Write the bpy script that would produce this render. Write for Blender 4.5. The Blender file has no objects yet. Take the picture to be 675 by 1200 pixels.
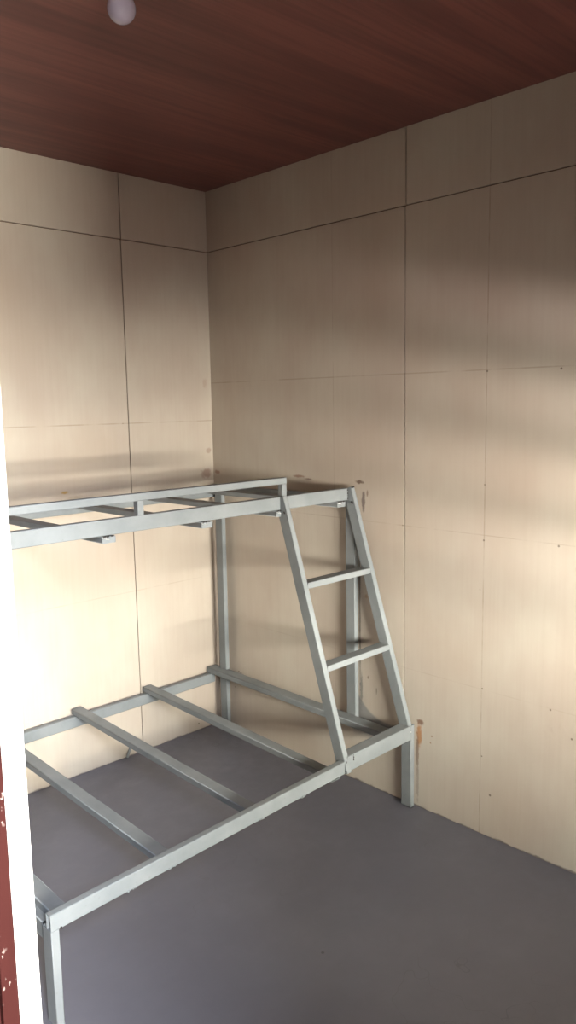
import bpy, bmesh, math, random
from mathutils import Vector, Matrix

random.seed(7)
C = bpy.context.scene.collection
S = bpy.context.scene

# ------------------------------------------------------------------ camera
cam_d = bpy.data.cameras.new('camera')
cam = bpy.data.objects.new('camera', cam_d); C.objects.link(cam)
_yaw, _pit, _rol = 0.7991047, 0.1374816, -0.0174763
_f = Vector((math.cos(_yaw)*math.cos(_pit), math.sin(_yaw)*math.cos(_pit), -math.sin(_pit)))
_r = _f.cross(Vector((0, 0, 1))).normalized(); _u = _r.cross(_f)
_r2 = math.cos(_rol)*_r + math.sin(_rol)*_u
_u2 = -math.sin(_rol)*_r + math.cos(_rol)*_u
m = Matrix((( _r2.x, _u2.x, -_f.x), (_r2.y, _u2.y, -_f.y), (_r2.z, _u2.z, -_f.z))).to_4x4()
m.translation = Vector((-2.54208, -3.15696, 1.69117))
cam.matrix_world = m
cam_d.sensor_fit = 'VERTICAL'; cam_d.sensor_height = 24.0
cam_d.lens = 919.33/1200*24.0
cam_d.clip_start = 0.02
S.camera = cam

# ------------------------------------------------------------------ view and light
S.view_settings.view_transform = 'Standard'
S.view_settings.look = 'None'
S.view_settings.gamma = 1.0
S.view_settings.use_curve_mapping = False
S.view_settings.exposure = 0.0
W = bpy.data.worlds.new('sky'); S.world = W; W.use_nodes = True
bg = W.node_tree.nodes['Background']
bg.inputs[0].default_value = (0.78, 0.86, 1.0, 1); bg.inputs[1].default_value = 0.15

def area(name, loc, target, sx, sy, power, col, spread=180):
    d = bpy.data.lights.new(name, 'AREA'); d.shape = 'RECTANGLE'
    d.size = sx; d.size_y = sy; d.energy = power; d.color = col; d.spread = math.radians(spread)
    o = bpy.data.objects.new(name, d); C.objects.link(o); o.location = loc
    o.rotation_euler = (Vector(target)-Vector(loc)).to_track_quat('-Z', 'Y').to_euler()
    return o
# bright strip of sky and sunlit yard seen through the window under the eave
area('window_daylight', (-1.75, -5.85, 1.38), (-1.05, -4.1, 1.28), 3.4, 0.85, 1950, (1.0, 0.975, 0.86))
area('window_low_daylight', (-1.2, -5.9, 0.88), (-1.0, -4.1, 1.10), 2.8, 0.60, 130, (1.0, 0.87, 0.80))
# thin low lamp added outside, unseen, to rake streaks through the window bars
area('streak_lamp', (-2.9, -5.9, 0.80), (-0.8, -3.1, 1.2), 0.7, 0.08, 170, (1.0, 0.84, 0.78))
# open sky over the yard behind the camera, coming in through the doorway
area('doorway_sky', (-2.95, -4.9, 3.0), (-1.45, -1.1, 0.4), 1.1, 0.9, 120, (0.76, 0.84, 1.0), 90)

# ------------------------------------------------------------------ node helpers
class NT:
    def __init__(s, name):
        s.m = bpy.data.materials.new(name); s.m.use_nodes = True
        s.t = s.m.node_tree; s.b = s.t.nodes['Principled BSDF']
        s.co = s.t.nodes.new('ShaderNodeTexCoord').outputs['Object']
        sp = s.t.nodes.new('ShaderNodeSeparateXYZ'); s.t.links.new(s.co, sp.inputs[0])
        s.x, s.y, s.z = sp.outputs
    def _in(s, sock, v):
        if isinstance(v, bpy.types.NodeSocket): s.t.links.new(v, sock)
        else: sock.default_value = v
    def M(s, op, a, b=0.0, c=0.0, clamp=False):
        n = s.t.nodes.new('ShaderNodeMath'); n.operation = op; n.use_clamp = clamp
        for i, v in enumerate((a, b, c)): s._in(n.inputs[i], v)
        return n.outputs[0]
    def ramp(s, v, a, b, lo=0.0, hi=1.0):
        n = s.t.nodes.new('ShaderNodeMapRange'); n.interpolation_type = 'SMOOTHSTEP'
        for i, q in enumerate((v, a, b, lo, hi)): s._in(n.inputs[i], q)
        return n.outputs[0]
    def noise(s, scale=(1, 1, 1), detail=4, rough=0.55, loc=(0, 0, 0)):
        mp = s.t.nodes.new('ShaderNodeMapping'); s.t.links.new(s.co, mp.inputs[0])
        mp.inputs['Scale'].default_value = scale; mp.inputs['Location'].default_value = loc
        n = s.t.nodes.new('ShaderNodeTexNoise'); s.t.links.new(mp.outputs[0], n.inputs[0])
        n.inputs['Scale'].default_value = 1; n.inputs['Detail'].default_value = detail
        n.inputs['Roughness'].default_value = rough
        return n.outputs[0]
    def mix(s, fac, a, b, mode='MIX'):
        n = s.t.nodes.new('ShaderNodeMix'); n.data_type = 'RGBA'; n.blend_type = mode
        s._in(n.inputs[0], fac)
        for sock, v in ((n.inputs[6], a), (n.inputs[7], b)):
            if isinstance(v, tuple): v = v + (1,) if len(v) == 3 else v
            s._in(sock, v)
        return n.outputs[2]
    def bump(s, h, strength, dist):
        n = s.t.nodes.new('ShaderNodeBump'); n.inputs['Strength'].default_value = strength
        n.inputs['Distance'].default_value = dist; s.t.links.new(h, n.inputs['Height'])
        s.t.links.new(n.outputs[0], s.b.inputs['Normal'])
    def line(s, c, c0, w):                    # 1 on the line c = c0, 0 away from it
        return s.ramp(s.M('ABSOLUTE', s.M('SUBTRACT', c, c0)), w*0.4, w, 1.0, 0.0)
    def blob(s, a, b, a0, b0, ra, rb, nz, amt=0.8, soft=0.5):   # irregular stain
        da = s.M('DIVIDE', s.M('SUBTRACT', a, a0), ra); db = s.M('DIVIDE', s.M('SUBTRACT', b, b0), rb)
        r = s.M('SQRT', s.M('ADD', s.M('MULTIPLY', da, da), s.M('MULTIPLY', db, db)))
        r = s.M('ADD', r, s.M('MULTIPLY', s.M('SUBTRACT', nz, 0.5), amt*2))
        return s.ramp(r, 1.0-soft, 1.0, 1.0, 0.0)
    def base(s, c, rough=0.6, spec=0.4):
        s._in(s.b.inputs['Base Color'], c if not isinstance(c, tuple) else c+(1,))
        s._in(s.b.inputs['Roughness'], rough); s.b.inputs['Specular IOR Level'].default_value = spec
        return s.m

def plywood(name, axis):
    n = NT(name)
    h = n.x if axis == 'x' else n.y
    A = (lambda a, b: (a, 1, b)) if axis == 'x' else (lambda a, b: (1, a, b))
    big = n.noise(A(2.2, 1.3), 4, 0.6, (3.1, 1.7, 0.4))
    grain = n.noise(A(55, 2.2), 5, 0.6)
    fine = n.noise((180, 180, 60), 2, 0.5)
    c = n.mix(n.ramp(big, 0.3, 0.72), (0.475, 0.40, 0.335), (0.55, 0.50, 0.425))
    c = n.mix(n.M('MULTIPLY', n.ramp(grain, 0.35, 0.7), 0.10), c, (0.36, 0.28, 0.205))
    c = n.mix(n.M('MULTIPLY', n.ramp(n.noise(A(1.1, 0.9), 3, 0.5, (9, 4, 2)), 0.45, 0.70), 0.40), c, (0.46, 0.355, 0.27))
    brk = n.ramp(n.noise((7, 7, 7), 3, 0.6, (5, 5, 5)), 0.32, 0.62)
    dk = (0.30, 0.23, 0.17)
    if axis == 'x':
        lines = [(n.z, 1.612, .0035, .55), (n.z, .812, .0035, .25)]
    else:
        lines = [(n.z, 1.80, .0035, .45), (n.z, 1.19, .003, .35), (n.z, .59, .003, .15), (h, -0.838, .003, .30), (h, -1.594, .0035, .55)]
    for q, v, w, k in lines:
        c = n.mix(n.M('MULTIPLY', n.M('MULTIPLY', n.line(q, v, w), brk), k), c, dk)
    sm = n.noise((38, 38, 38), 4, 0.65, (1, 2, 3))
    sm2 = n.noise((9, 9, 9), 5, 0.65, (4, 2, 7))
    # nail heads along the hidden studs
    if axis == 'x':
        dots = [(-.151, .034, .006), (-.53, 1.612, .003)]
    else:
        dots = [(-1.593, 1.171, .005), (-1.89, 1.184, .005), (-1.88, 1.792, .005), (-1.877, .585, .005), (-1.597, .593, .004),
                (-1.595, 1.795, .005), (-1.593, 1.38, .004), (-1.224, 1.116, .003), (-1.639, .173, .006), (-.158, .317, .006),
                (-.175, .312, .006), (-.127, .226, .005), (-1.96, .50, .005), (-1.60, .32, .004), (-1.215, 1.19, .004), (-1.58, .98, .003)]
    for a, b, r in dots:
        c = n.mix(n.M('MULTIPLY', n.blob(h, n.z, a, b, r, r, sm, .25, .5), .75), c, (0.10, 0.07, 0.05))
    if axis == 'x':
        st = [(-.844, 1.317, .022, .008, (0.42, 0.25, 0.06), .8), (-.05, 1.345, .045, .03, (0.20, 0.09, 0.07), .55),
              (-.03, 1.46, .02, .02, (0.30, 0.19, 0.14), .5), (-.80, 1.29, .05, .014, (0.35, 0.28, 0.2), .5),
              (-.04, 1.80, .02, .03, (0.36, 0.22, 0.16), .35)]
    else:
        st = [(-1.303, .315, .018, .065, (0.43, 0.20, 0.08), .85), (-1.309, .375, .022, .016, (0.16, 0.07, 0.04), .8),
              (-1.294, .24, .010, .11, (0.22, 0.14, 0.10), .75), (-1.365, .33, .006, .006, (0.25, 0.13, 0.07), .7),  # narrow upright line beside the front leg is shadow painted into the wall
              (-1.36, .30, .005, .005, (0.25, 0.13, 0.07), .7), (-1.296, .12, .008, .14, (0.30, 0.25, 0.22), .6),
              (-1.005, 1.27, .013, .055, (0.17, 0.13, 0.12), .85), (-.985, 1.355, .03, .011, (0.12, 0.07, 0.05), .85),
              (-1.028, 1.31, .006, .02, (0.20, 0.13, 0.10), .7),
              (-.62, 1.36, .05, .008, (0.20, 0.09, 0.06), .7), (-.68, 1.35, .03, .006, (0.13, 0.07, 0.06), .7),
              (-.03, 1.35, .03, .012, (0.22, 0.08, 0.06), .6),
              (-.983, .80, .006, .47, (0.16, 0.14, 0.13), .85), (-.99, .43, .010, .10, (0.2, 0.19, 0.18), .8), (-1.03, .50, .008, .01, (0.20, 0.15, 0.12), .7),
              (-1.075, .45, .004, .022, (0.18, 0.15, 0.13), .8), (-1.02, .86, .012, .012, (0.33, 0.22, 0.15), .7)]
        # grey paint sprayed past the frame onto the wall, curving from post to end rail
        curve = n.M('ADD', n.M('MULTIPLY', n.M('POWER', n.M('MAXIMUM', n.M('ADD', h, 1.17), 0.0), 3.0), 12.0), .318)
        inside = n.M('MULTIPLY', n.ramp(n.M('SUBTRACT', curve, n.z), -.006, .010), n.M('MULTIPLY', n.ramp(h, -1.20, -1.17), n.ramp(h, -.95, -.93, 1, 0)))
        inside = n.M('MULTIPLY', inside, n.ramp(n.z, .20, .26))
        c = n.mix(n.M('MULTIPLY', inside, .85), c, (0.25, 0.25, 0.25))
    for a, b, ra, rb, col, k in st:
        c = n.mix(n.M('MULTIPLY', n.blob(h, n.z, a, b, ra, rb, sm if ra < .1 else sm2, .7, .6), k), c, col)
    # dirt line where wall meets floor
    edge = n.ramp(n.M('ADD', n.z, n.M('MULTIPLY', n.M('SUBTRACT', sm2, .5), -.035)), .000, .007, 1, 0)
    c = n.mix(n.M('MULTIPLY', edge, .8), c, (0.14, 0.12, 0.12))
    n.bump(n.M('ADD', n.M('MULTIPLY', grain, .6), n.M('MULTIPLY', fine, .4)), 0.12, 0.002)
    return n.base(c, 0.62, 0.25)

def mat_ceiling():
    n = NT('ceiling_woodgrain')
    g1 = n.noise((0.7, 9, 1), 5, 0.6); g2 = n.noise((1.6, 60, 1), 4, 0.6)
    c = n.mix(n.ramp(g1, .32, .68), (0.135, 0.045, 0.042), (0.225, 0.077, 0.066))
    c = n.mix(n.M('MULTIPLY', n.ramp(g2, .4, .7), .4), c, (0.095, 0.032, 0.028))
    return n.base(c, 0.42, 0.35)

def mat_floor():
    n = NT('painted_grey_concrete')
    a = n.noise((1.3, 1.3, 1), 5, .6); b = n.noise((14, 14, 14), 5, .65); d = n.noise((5, 30, 1), 4, .6, (2, 2, 2))
    c = n.mix(n.ramp(a, .3, .7), (0.112, 0.112, 0.140), (0.148, 0.148, 0.180))
    c = n.mix(n.M('MULTIPLY', n.ramp(b, .45, .75), .3), c, (0.155, 0.15, 0.178))
    v = n.t.nodes.new('ShaderNodeTexVoronoi'); v.feature = 'DISTANCE_TO_EDGE'; v.inputs['Scale'].default_value = 1.1
    vm = n.t.nodes.new('ShaderNodeVectorMath'); vm.operation = 'ADD'
    nn = n.t.nodes.new('ShaderNodeTexNoise'); nn.inputs['Scale'].default_value = 5; n.t.links.new(n.co, nn.inputs[0])
    n.t.links.new(n.co, vm.inputs[0]); n.t.links.new(nn.outputs['Color'], vm.inputs[1]); n.t.links.new(vm.outputs[0], v.inputs[0])
    crack = n.M('MULTIPLY', n.ramp(v.outputs['Distance'], .001, .004, 1, 0), n.ramp(n.noise((2, 2, 2), 3, .5, (7, 1, 3)), .5, .62))
    c = n.mix(n.M('MULTIPLY', crack, .45), c, (0.08, 0.08, 0.09))
    sp = n.blob(n.x, n.y, -.93, -1.62, .007, .007, b, .3, .4)
    c = n.mix(n.M('MULTIPLY', sp, .7), c, (0.05, 0.05, 0.05))
    n.bump(n.M('ADD', n.M('MULTIPLY', d, .6), n.M('MULTIPLY', b, .5)), .18, .004)
    return n.base(c, n.ramp(b, .3, .7, .36, .52), 0.5)

def mat_simple(name, col, rough=.5, spec=.4, metal=0.0, var=0.0, bump=0.0, scale=20):
    n = NT(name)
    z = n.noise((scale, scale, scale), 4, .6)
    c = n.mix(n.M('MULTIPLY', n.ramp(z, .3, .7), 1.0), tuple(max(0, q*(1-var)) for q in col), tuple(min(1, q*(1+var)) for q in col))
    if bump: n.bump(z, bump, .002)
    n.b.inputs['Metallic'].default_value = metal
    return n.base(c, rough, spec)

def mat_steel_paint():
    n = NT('grey_primer_paint')
    a = n.noise((6, 6, 6), 4, .6); b = n.noise((70, 70, 70), 3, .6)
    c = n.mix(n.ramp(a, .3, .7), (0.190, 0.208, 0.218), (0.235, 0.252, 0.26))
    c = n.mix(n.M('MULTIPLY', n.ramp(b, .62, .8), .35), c, (0.15, 0.15, 0.148))
    n.bump(b, .10, .001)
    return n.base(c, .58, .28)

def mat_brown_frame():
    n = NT('brown_door_frame_paint')
    a = n.noise((8, 8, 2), 4, .6); s1 = n.noise((150, 150, 95), 2, .5, (3, 8, 1)); s2 = n.noise((20, 20, 6), 3, .5)
    c = n.mix(n.ramp(a, .3, .7), (0.021, 0.0052, 0.0046), (0.028, 0.0072, 0.0062))
    sp = n.M('MULTIPLY', n.ramp(s1, .66, .69), n.ramp(n.M('ADD', s2, n.M('MULTIPLY', n.z, -.12)), .36, .46))
    c = n.mix(n.M('MULTIPLY', sp, .8), c, (0.20, 0.16, 0.145))
    return n.base(c, .7, .04)

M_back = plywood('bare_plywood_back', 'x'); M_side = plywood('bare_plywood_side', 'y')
M_ceil = mat_ceiling(); M_floor = mat_floor(); M_steel = mat_steel_paint(); M_brown = mat_brown_frame()
M_weld = mat_simple('burnt_weld', (0.035, 0.028, 0.026), .7, .3, 0, .5, .5, 150)
M_bare = mat_simple('bare_weld_metal', (0.55, 0.55, 0.55), .35, .5, .6, .4, .6, 120)
M_gap = mat_simple('dark_joint', (0.17, 0.115, 0.085), .9, .1, 0, .3)
M_white = mat_simple('white_wall_paint', (0.80, 0.78, 0.74), .6, .3, 0, .03, .1, 12)
M_dark = mat_simple('dark_stained_plywood', (0.16, 0.10, 0.075), .6, .3, 0, .2)
M_yard = mat_simple('yard_concrete', (0.45, 0.43, 0.40), .9, .2, 0, .2)
M_glass = mat_simple('frosted_bulb', (0.40, 0.345, 0.44), .06, .8, 0, .02)
M_cap = mat_simple('white_plastic', (0.72, 0.71, 0.70), .35, .5, 0, .03)
M_brass = mat_simple('bulb_thread_metal', (0.6, 0.58, 0.55), .3, .5, .9, .1)

# ------------------------------------------------------------------ mesh helpers
def obj(name, bm, mats, parent=None):
    me = bpy.data.meshes.new(name); bm.normal_update(); bm.to_mesh(me); bm.free()
    for q in (mats if isinstance(mats, (list, tuple)) else [mats]): me.materials.append(q)
    o = bpy.data.objects.new(name, me); C.objects.link(o)
    if parent: o.parent = parent
    return o
def box(bm, x0, x1, y0, y1, z0, z1, bev=0.0, mi=0):
    r = bmesh.ops.create_cube(bm, size=1)
    for v in r['verts']:
        v.co = Vector(((x0+x1)/2+v.co.x*(x1-x0), (y0+y1)/2+v.co.y*(y1-y0), (z0+z1)/2+v.co.z*(z1-z0)))
    fs = {f for v in r['verts'] for f in v.link_faces}
    for f in fs: f.material_index = mi
    if bev:
        es = {e for v in r['verts'] for e in v.link_edges}
        b = bmesh.ops.bevel(bm, geom=list(es), offset=bev, segments=2, affect='EDGES', profile=.5)
        for f in b['faces']: f.material_index = mi
def rrect(w, h, r, seg=3):
    pts = []
    for cx, cy, a0 in ((w/2-r, h/2-r, 0), (-w/2+r, h/2-r, 90), (-w/2+r, -h/2+r, 180), (w/2-r, -h/2+r, 270)):
        for k in range(seg+1):
            a = math.radians(a0+90*k/seg); pts.append((cx+r*math.cos(a), cy+r*math.sin(a)))
    return pts
def tube(bm, p0, p1, side, w, h, wall=.002, r=.0028):
    """hollow rectangular steel tube from p0 to p1; w lies along 'side', h across it; both ends open"""
    p0, p1 = Vector(p0), Vector(p1); d = (p1-p0).normalized()
    s = Vector(side); s = (s-d*s.dot(d)).normalized(); u = d.cross(s)
    prof = [rrect(w, h, r), rrect(w-2*wall, h-2*wall, r*.4)]
    rings = []
    for pr in prof:
        for p in (p0, p1):
            rings.append([bm.verts.new(p+s*a+u*b) for a, b in pr])
    o0, o1, i0, i1 = rings; n = len(o0)
    for k in range(n):
        j = (k+1) % n
        f = bm.faces.new((o0[k], o0[j], o1[j], o1[k])); f.smooth = k % 4 != 3
        f = bm.faces.new((i0[j], i0[k], i1[k], i1[j]))
        bm.faces.new((o0[j], o0[k], i0[k], i0[j])); bm.faces.new((o1[k], o1[j], i1[j], i1[k]))
def weld(bm, p, q=None, r=.004, n=5, mi=1):
    """a lumpy bead from p to q"""
    p = Vector(p); q = Vector(q) if q else p
    for k in range(n):
        t = k/(n-1) if n > 1 else 0
        c = p.lerp(q, t)+Vector([random.uniform(-.3, .3)*r for _ in range(3)])
        rr = r*random.uniform(.6, 1.15)
        b = bmesh.ops.create_icosphere(bm, subdivisions=1, radius=rr, matrix=Matrix.Translation(c))
        for v in b['verts']:
            for f in v.link_faces: f.material_index = mi; f.smooth = True
def lathe(bm, prof, loc, seg=40, mi=0):
    rings = [[bm.verts.new(Vector(loc)+Vector((r*math.cos(2*math.pi*k/seg), r*math.sin(2*math.pi*k/seg), z))) for k in range(seg)] for r, z in prof]
    for a, b in zip(rings, rings[1:]):
        for k in range(seg):
            f = bm.faces.new((a[k], a[(k+1) % seg], b[(k+1) % seg], b[k])); f.smooth = True; f.material_index = mi
    for rg, fl in ((rings[0], True), (rings[-1], False)):
        f = bm.faces.new(list(reversed(rg)) if fl else rg); f.material_index = mi
def struct(name, bm, mats):
    o = obj(name, bm, mats); o['kind'] = 'structure'; return o
def thing(name, label, cat, loc=(0, 0, 0), group=None):
    o = bpy.data.objects.new(name, None); C.objects.link(o); o.location = loc; o.empty_display_size = .1
    o['label'] = label; o['category'] = cat
    if group: o['group'] = group
    return o

# ------------------------------------------------------------------ the room
H = 2.7274; G = .0045; XW = -2.12; YW = -4.10; SEAM = 2.44
# back wall (y = 0): bare plywood sheets with open joints over a dark backing
bm = bmesh.new()
xs = [-.4986, -1.7186, XW-.1]; prev = .0
for x in xs:
    a, b = x+(G/2 if x > XW-.05 else 0), prev-(G/2 if prev < 0 else 0)
    box(bm, a, b, 0, .010, 0, SEAM-G/2, .0008)
    prev = x
prev = 0
for x in [-.4965, -1.7186, XW-.1]:
    a, b = x+(G/2 if x > XW-.05 else 0), prev-(G/2 if prev < 0 else 0)
    box(bm, a, b, 0, .010, SEAM+G/2, H, .0008)
    prev = x
box(bm, XW-.1, .1, .008, .09, -.05, H+.05, 0, 1)
struct('wall_back', bm, [M_back, M_gap])
# side wall (x = 0)
bm = bmesh.new()
prev = 0
for y in [-1.223, -2.443, YW]:
    a, b = y+(G/2 if y > YW else 0), prev-(G/2 if prev < 0 else 0)
    box(bm, 0, .010, a, b, 0, SEAM-G/2, .0008); prev = y
prev = 0
for y in [-1.226, -2.443, YW]:
    a, b = y+(G/2 if y > YW else 0), prev-(G/2 if prev < 0 else 0)
    box(bm, 0, .010, a, b, SEAM+G/2, H, .0008); prev = y
box(bm, .008, .09, YW-.1, .008, -.05, H+.05, 0, 1)
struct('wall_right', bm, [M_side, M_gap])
# front wall with the window, out of the frame on the right
WX0, WX1, WZ0, WZ1 = -1.85, -.30, .86, 1.40
bm = bmesh.new()
box(bm, XW-.1, WX0, YW-.1, YW, -.05, H+.05); box(bm, WX1, .008, YW-.1, YW, -.05, H+.05)
box(bm, WX0, WX1, YW-.1, YW, -.05, WZ0); box(bm, WX0, WX1, YW-.1, YW, WZ1, H+.05)
struct('wall_front', bm, M_dark)
bm = bmesh.new()
for z0, z1 in ((WZ0, WZ0+.04), (WZ1-.04, WZ1)): box(bm, WX0, WX1, YW-.09, YW-.01, z0, z1, .003)
for x0, x1 in ((WX0, WX0+.04), (WX1-.04, WX1)): box(bm, x0, x1, YW-.09, YW-.01, WZ0, WZ1, .003)
for k in range(1, 4):
    zc = WZ0+.04+k*(WZ1-WZ0-.08)/4
    box(bm, WX0, WX1, YW-.07, YW-.03, zc-.018, zc+.018, .003)
struct('window_1', bm, M_brown)
# left wall with the doorway the picture is taken through
DY0, DY1, DZ = -3.16, -2.23, 2.32
bm = bmesh.new()
box(bm, XW-.03, XW, DY1, DY1+.07, -.05, H+.05, .0015); box(bm, XW-.03, XW, DY1+.07, .0, -.05, H+.05, 0, 1)
box(bm, XW-.03, XW, YW, DY0, -.05, H+.05, 0, 1); box(bm, XW-.03, XW, DY0, DY1, DZ, H+.05, 0, 1)
struct('wall_left', bm, [M_white, M_dark])
bm = bmesh.new()
box(bm, XW-.1, XW-.072, DY1, .0, -.05, H+.05)
box(bm, XW-.1, XW-.072, YW-.1, DY0, -.05, H+.05); box(bm, XW-.1, XW-.072, DY0, DY1, DZ, H+.05)
struct('wall_outer', bm, M_dark)
bm = bmesh.new()
box(bm, XW-.0525, XW-.0305, DY1, DY1+.05, 0, DZ, .0015); box(bm, XW-.0525, XW-.0305, DY0-.05, DY0, 0, DZ, .0015)
box(bm, XW-.0525, XW-.0305, DY0-.05, DY1+.05, DZ, DZ+.05, .0015)
struct('door_1', bm, M_brown)
bm = bmesh.new()
box(bm, XW-.0715, XW-.053, DY1+.008, DY1+.05, 0, DZ); box(bm, XW-.0715, XW-.053, DY0-.05, DY0-.008, 0, DZ)
struct('trim_1', bm, M_brown)
bm = bmesh.new(); box(bm, XW-.1, .09, YW-.1, .09, H, H+.04)
struct('ceiling', bm, M_ceil)
bm = bmesh.new(); box(bm, XW-.1, .0, YW, .0, -.08, 0)
struct('floor', bm, M_floor)
bm = bmesh.new(); box(bm, -12, 8, -16, YW-.1, -.30, -.20); box(bm, -12, XW-.1, YW-.1, 8, -.12, -.02)
struct('ground', bm, M_yard)

# ------------------------------------------------------------------ the bunk bed
bed = thing('bunk_bed', 'grey painted steel bunk bed frame with ladder, no mattresses, in the plywood corner', 'bunk bed', (-.83, -.65, 0))
BM = Matrix.Translation((-.83, -.65, 0)).inverted()
def part(name, bm, parent=None, label=None, mats=None):
    bmesh.ops.transform(bm, matrix=BM, verts=bm.verts)
    o = obj(name, bm, mats or [M_steel, M_weld, M_bare], parent or bed)
    if label: o['label'] = label
    return o
XL = -1.651
X, Y, Z = (1, 0, 0), (0, 1, 0), (0, 0, 1)
# posts: 50 along y, 25 along x
def post(name, xc, yc, z0, z1, *w):
    bm = bmesh.new(); tube(bm, (xc, yc, z0), (xc, yc, z1), Y, .05, .025)
    box(bm, xc-.0125, xc+.0125, yc-.025, yc+.025, z0, z0+.003)
    for q in w: weld(bm, *q)
    return part(name, bm)
post('corner_post', -.041, -.094, 0, 1.272)
post('corner_post', -.021, -.957, .300, 1.278)
post('front_leg', -.021, -1.260, 0, .360, ((-.034, -1.285, .335), (-.034, -1.262, .300), .004, 6, 2))
post('front_leg', XL+.0035, -1.280, 0, .286)
post('corner_post', XL+.0125, -.088, 0, 1.272)
post('corner_post', XL+.0125, -.935+.0, 0, 1.28)
# lower front rail: 50 high, 25 deep, rising slightly towards the side wall
bm = bmesh.new()
tube(bm, (XL-.009, -1.2925, .310), (-.434, -1.2725, .323), Z, .05, .025)
for xw in (-1.40, -1.255, -.88, -.68, -.655): weld(bm, (xw-.012, -1.303+(xw-XL)*.0165, .2865+(xw-XL)*.0105), (xw+.012, -1.303+(xw-XL)*.0165, .2865+(xw-XL)*.0105), .0045, 4, 0)
weld(bm, (-.437, -1.287, .345), (-.444, -1.287, .305), .0025, 9)
weld(bm, (XL+.021, -1.3055, .288), (XL+.023, -1.3055, .286), .003, 2)
part('front_rail', bm)
bm = bmesh.new()
tube(bm, (-.428, -1.260, .330), (-.034, -1.260, .331), Z, .062, .05)
weld(bm, (-.395, -1.2865, .358), (-.395, -1.2865, .338), .0022, 6)
part('front_rail', bm)
# lower rear rail and end rail
bm = bmesh.new(); tube(bm, (XL, -.034, .279), (-.07, -.034, .279), Z, .05, .025)
part('rear_rail', bm)
bm = bmesh.new(); tube(bm, (XL+.0125, -1.235, .255), (XL+.0125, -.113, .255), Z, .05, .025)
part('end_rail', bm)
# lower slats: flat, resting on the rear rail and welded inside the front rail
for xc in (-1.600, -1.235, -.853, -.468):
    bm = bmesh.new(); tube(bm, (xc, -.012, .319), (xc, -1.259, .2845), X, .05, .025)
    weld(bm, (xc-.02, -1.257, .298), (xc+.02, -1.257, .298), .005, 6)
    part('slat', bm)
bm = bmesh.new(); tube(bm, (-.0655, -.014, .318), (-.0655, -1.236, .306), X, .06, .028)
weld(bm, (-.085, -1.19, .32), (-.05, -1.21, .32), .006, 6)
part('slat', bm)
# upper bunk
UY = -.9475
bm = bmesh.new(); tube(bm, (XL, UY, 1.305), (-.4465, UY, 1.305), Z, .052, .025)
part('front_rail', bm)
bm = bmesh.new(); tube(bm, (-.4195, UY, 1.305), (-.0475, UY, 1.305), Z, .052, .025)
weld(bm, (-.0495, -.9605, 1.327), (-.0495, -.9605, 1.285), .0028, 9); part('front_rail', bm)
bm = bmesh.new(); tube(bm, (XL, -.034, 1.250), (-.03, -.034, 1.250), Z, .05, .025)
part('rear_rail', bm)
bm = bmesh.new(); tube(bm, (-.022, -.05, 1.262), (-.022, -.934, 1.270), Z, .05, .025)
part('end_rail', bm)
bm = bmesh.new(); tube(bm, (XL+.0125, -.115, 1.25), (XL+.0125, -.91, 1.25), Z, .05, .025)
part('end_rail', bm)
for xc in (-1.60, -1.215, -.812, -.445, -.092):
    bm = bmesh.new(); tube(bm, (xc, -.047, 1.2640), (xc, -.962, 1.2655), X, .05, .0225)
    box(bm, xc-.0235, xc+.0235, -.9615, -.9595, 1.2555, 1.2755)
    for sx in (-.019, -.006, .010): weld(bm, (xc+sx, -.962, 1.2755), (xc+sx+.007, -.962, 1.2765), .0026, 4, 1)
    weld(bm, (xc-.024, -.9622, 1.273), (xc+.0, -.9622, 1.266), .003, 6, 2)
    part('slat', bm)
# guard rail
g = None
bm = bmesh.new(); tube(bm, (XL, UY, 1.392), (-.409, UY, 1.392), Z, .026, .025); g = part('guard_rail', bm)
for xc in (-1.0875, -.4215, XL+.0125):
    bm = bmesh.new(); tube(bm, (xc, UY, 1.331), (xc, UY, 1.379), X, .025, .025)
    part('guard_post', bm, g)
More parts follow.
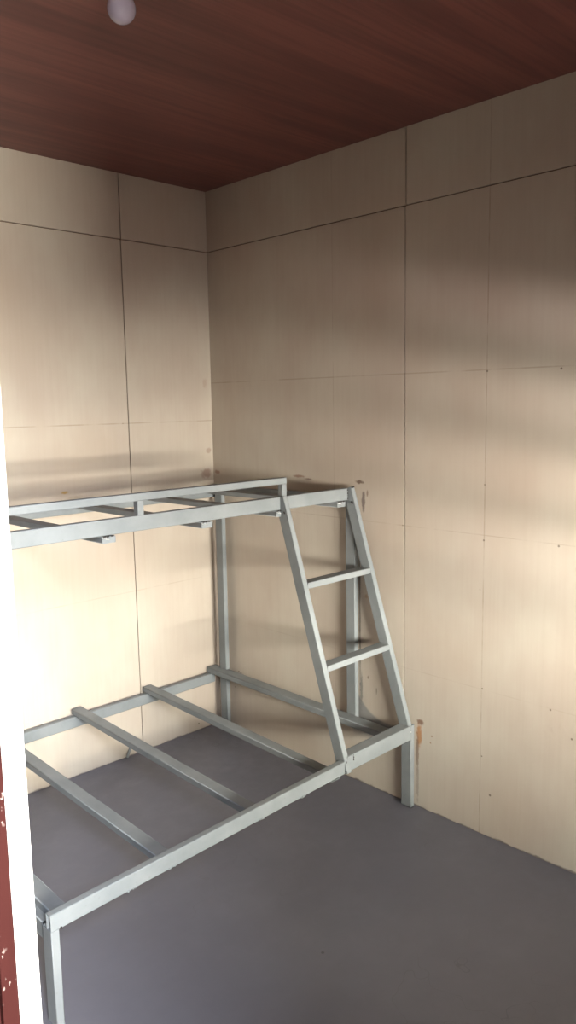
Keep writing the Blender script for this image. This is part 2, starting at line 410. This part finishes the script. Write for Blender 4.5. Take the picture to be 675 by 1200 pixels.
# ladder: two sloping stringers and two rungs
K = (1.290-.978)/(1.32-.33)                      # slope of the ladder front
dirv = Vector((0, -K, -1)).normalized(); nrm = Vector((0, -1, K)).normalized()
def fp(z): return Vector((0, -.978-(1.32-z)*K, z))   # point on the front face line
ladder = None
def stringer(xc, z1, z0):
    bm = bmesh.new()
    a, b = fp(z1)-nrm*.024, fp(z0)-nrm*.024
    a.x = b.x = xc
    tube(bm, a, b, X, .025, .048)
    return bm
lad = bpy.data.objects.new('ladder', None); C.objects.link(lad); lad.parent = bed; lad.empty_display_size = .1
b1 = stringer(-.433, 1.333, .303)
weld(b1, (-.447, -.985, 1.268), (-.447, -.982, 1.272), .0045, 4)
part('stringer', b1, lad)
b2 = stringer(-.0325, 1.337, .345)
weld(b2, (-.046, -.98, 1.335), (-.022, -.975, 1.337), .004, 6)
weld(b2, (-.047, -.985, 1.268), (-.047, -.98, 1.274), .0045, 4)
part('stringer', b2, lad)
for z in (.990, .678):
    bm = bmesh.new(); p = fp(z)
    cy = p.y+.0255
    tube(bm, (-.4205, cy, z), (-.045, cy, z), Y, .05, .025)
    weld(bm, (-.06, cy+.01, z+.013), (-.05, cy-.01, z+.013), .0035, 4, 0)
    part('rung', bm, lad)

# ------------------------------------------------------------------ ceiling lamp
lp = (-1.452, -1.520)
lamp = thing('ceiling_lamp', 'unlit white globe bulb in a round lampholder on the dark wood ceiling', 'lamp', (lp[0], lp[1], H))
bm = bmesh.new()
prof = [(.0005, -.0325)]
for k in range(1, 22):
    a = math.radians(-90+k*6.6); prof.append((.0328*math.cos(a), .0328*math.sin(a)))
prof += [(.021, .030), (.0175, .038), (.0150, .046), (.0142, .054)]
lathe(bm, prof, (0, 0, 2.591-H)); obj('bulb', bm, M_glass, lamp)
bm = bmesh.new(); lathe(bm, [(.0142, .052), (.0134, .055), (.0140, .058), (.0132, .061), (.0138, .064), (.0130, .070)], (0, 0, 2.591-H)); obj('bulb_thread', bm, M_brass, lamp)
bm = bmesh.new(); lathe(bm, [(.0150, .060), (.0195, .060), (.0205, .075), (.0210, .100), (.038, .104), (.042, .110), (.042, H-2.591)], (0, 0, 2.591-H)); obj('lampholder', bm, M_cap, lamp)

# ------------------------------------------------------------------ scrap of metal by the wall
bm = bmesh.new()
box(bm, -.006, .006, -.002, .002, 0, .048, .0006)
bmesh.ops.rotate(bm, verts=bm.verts, cent=(0, 0, 0), matrix=Matrix.Rotation(math.radians(32), 3, 'Y'))
bmesh.ops.rotate(bm, verts=bm.verts, cent=(0, 0, 0), matrix=Matrix.Rotation(math.radians(-12), 3, 'X'))
o = obj('metal_offcut', bm, M_steel); o.location = (-.600, -.014, .003)
o['label'] = 'tiny grey strip of scrap metal leaning on the back wall below the bed'; o['category'] = 'scrap'
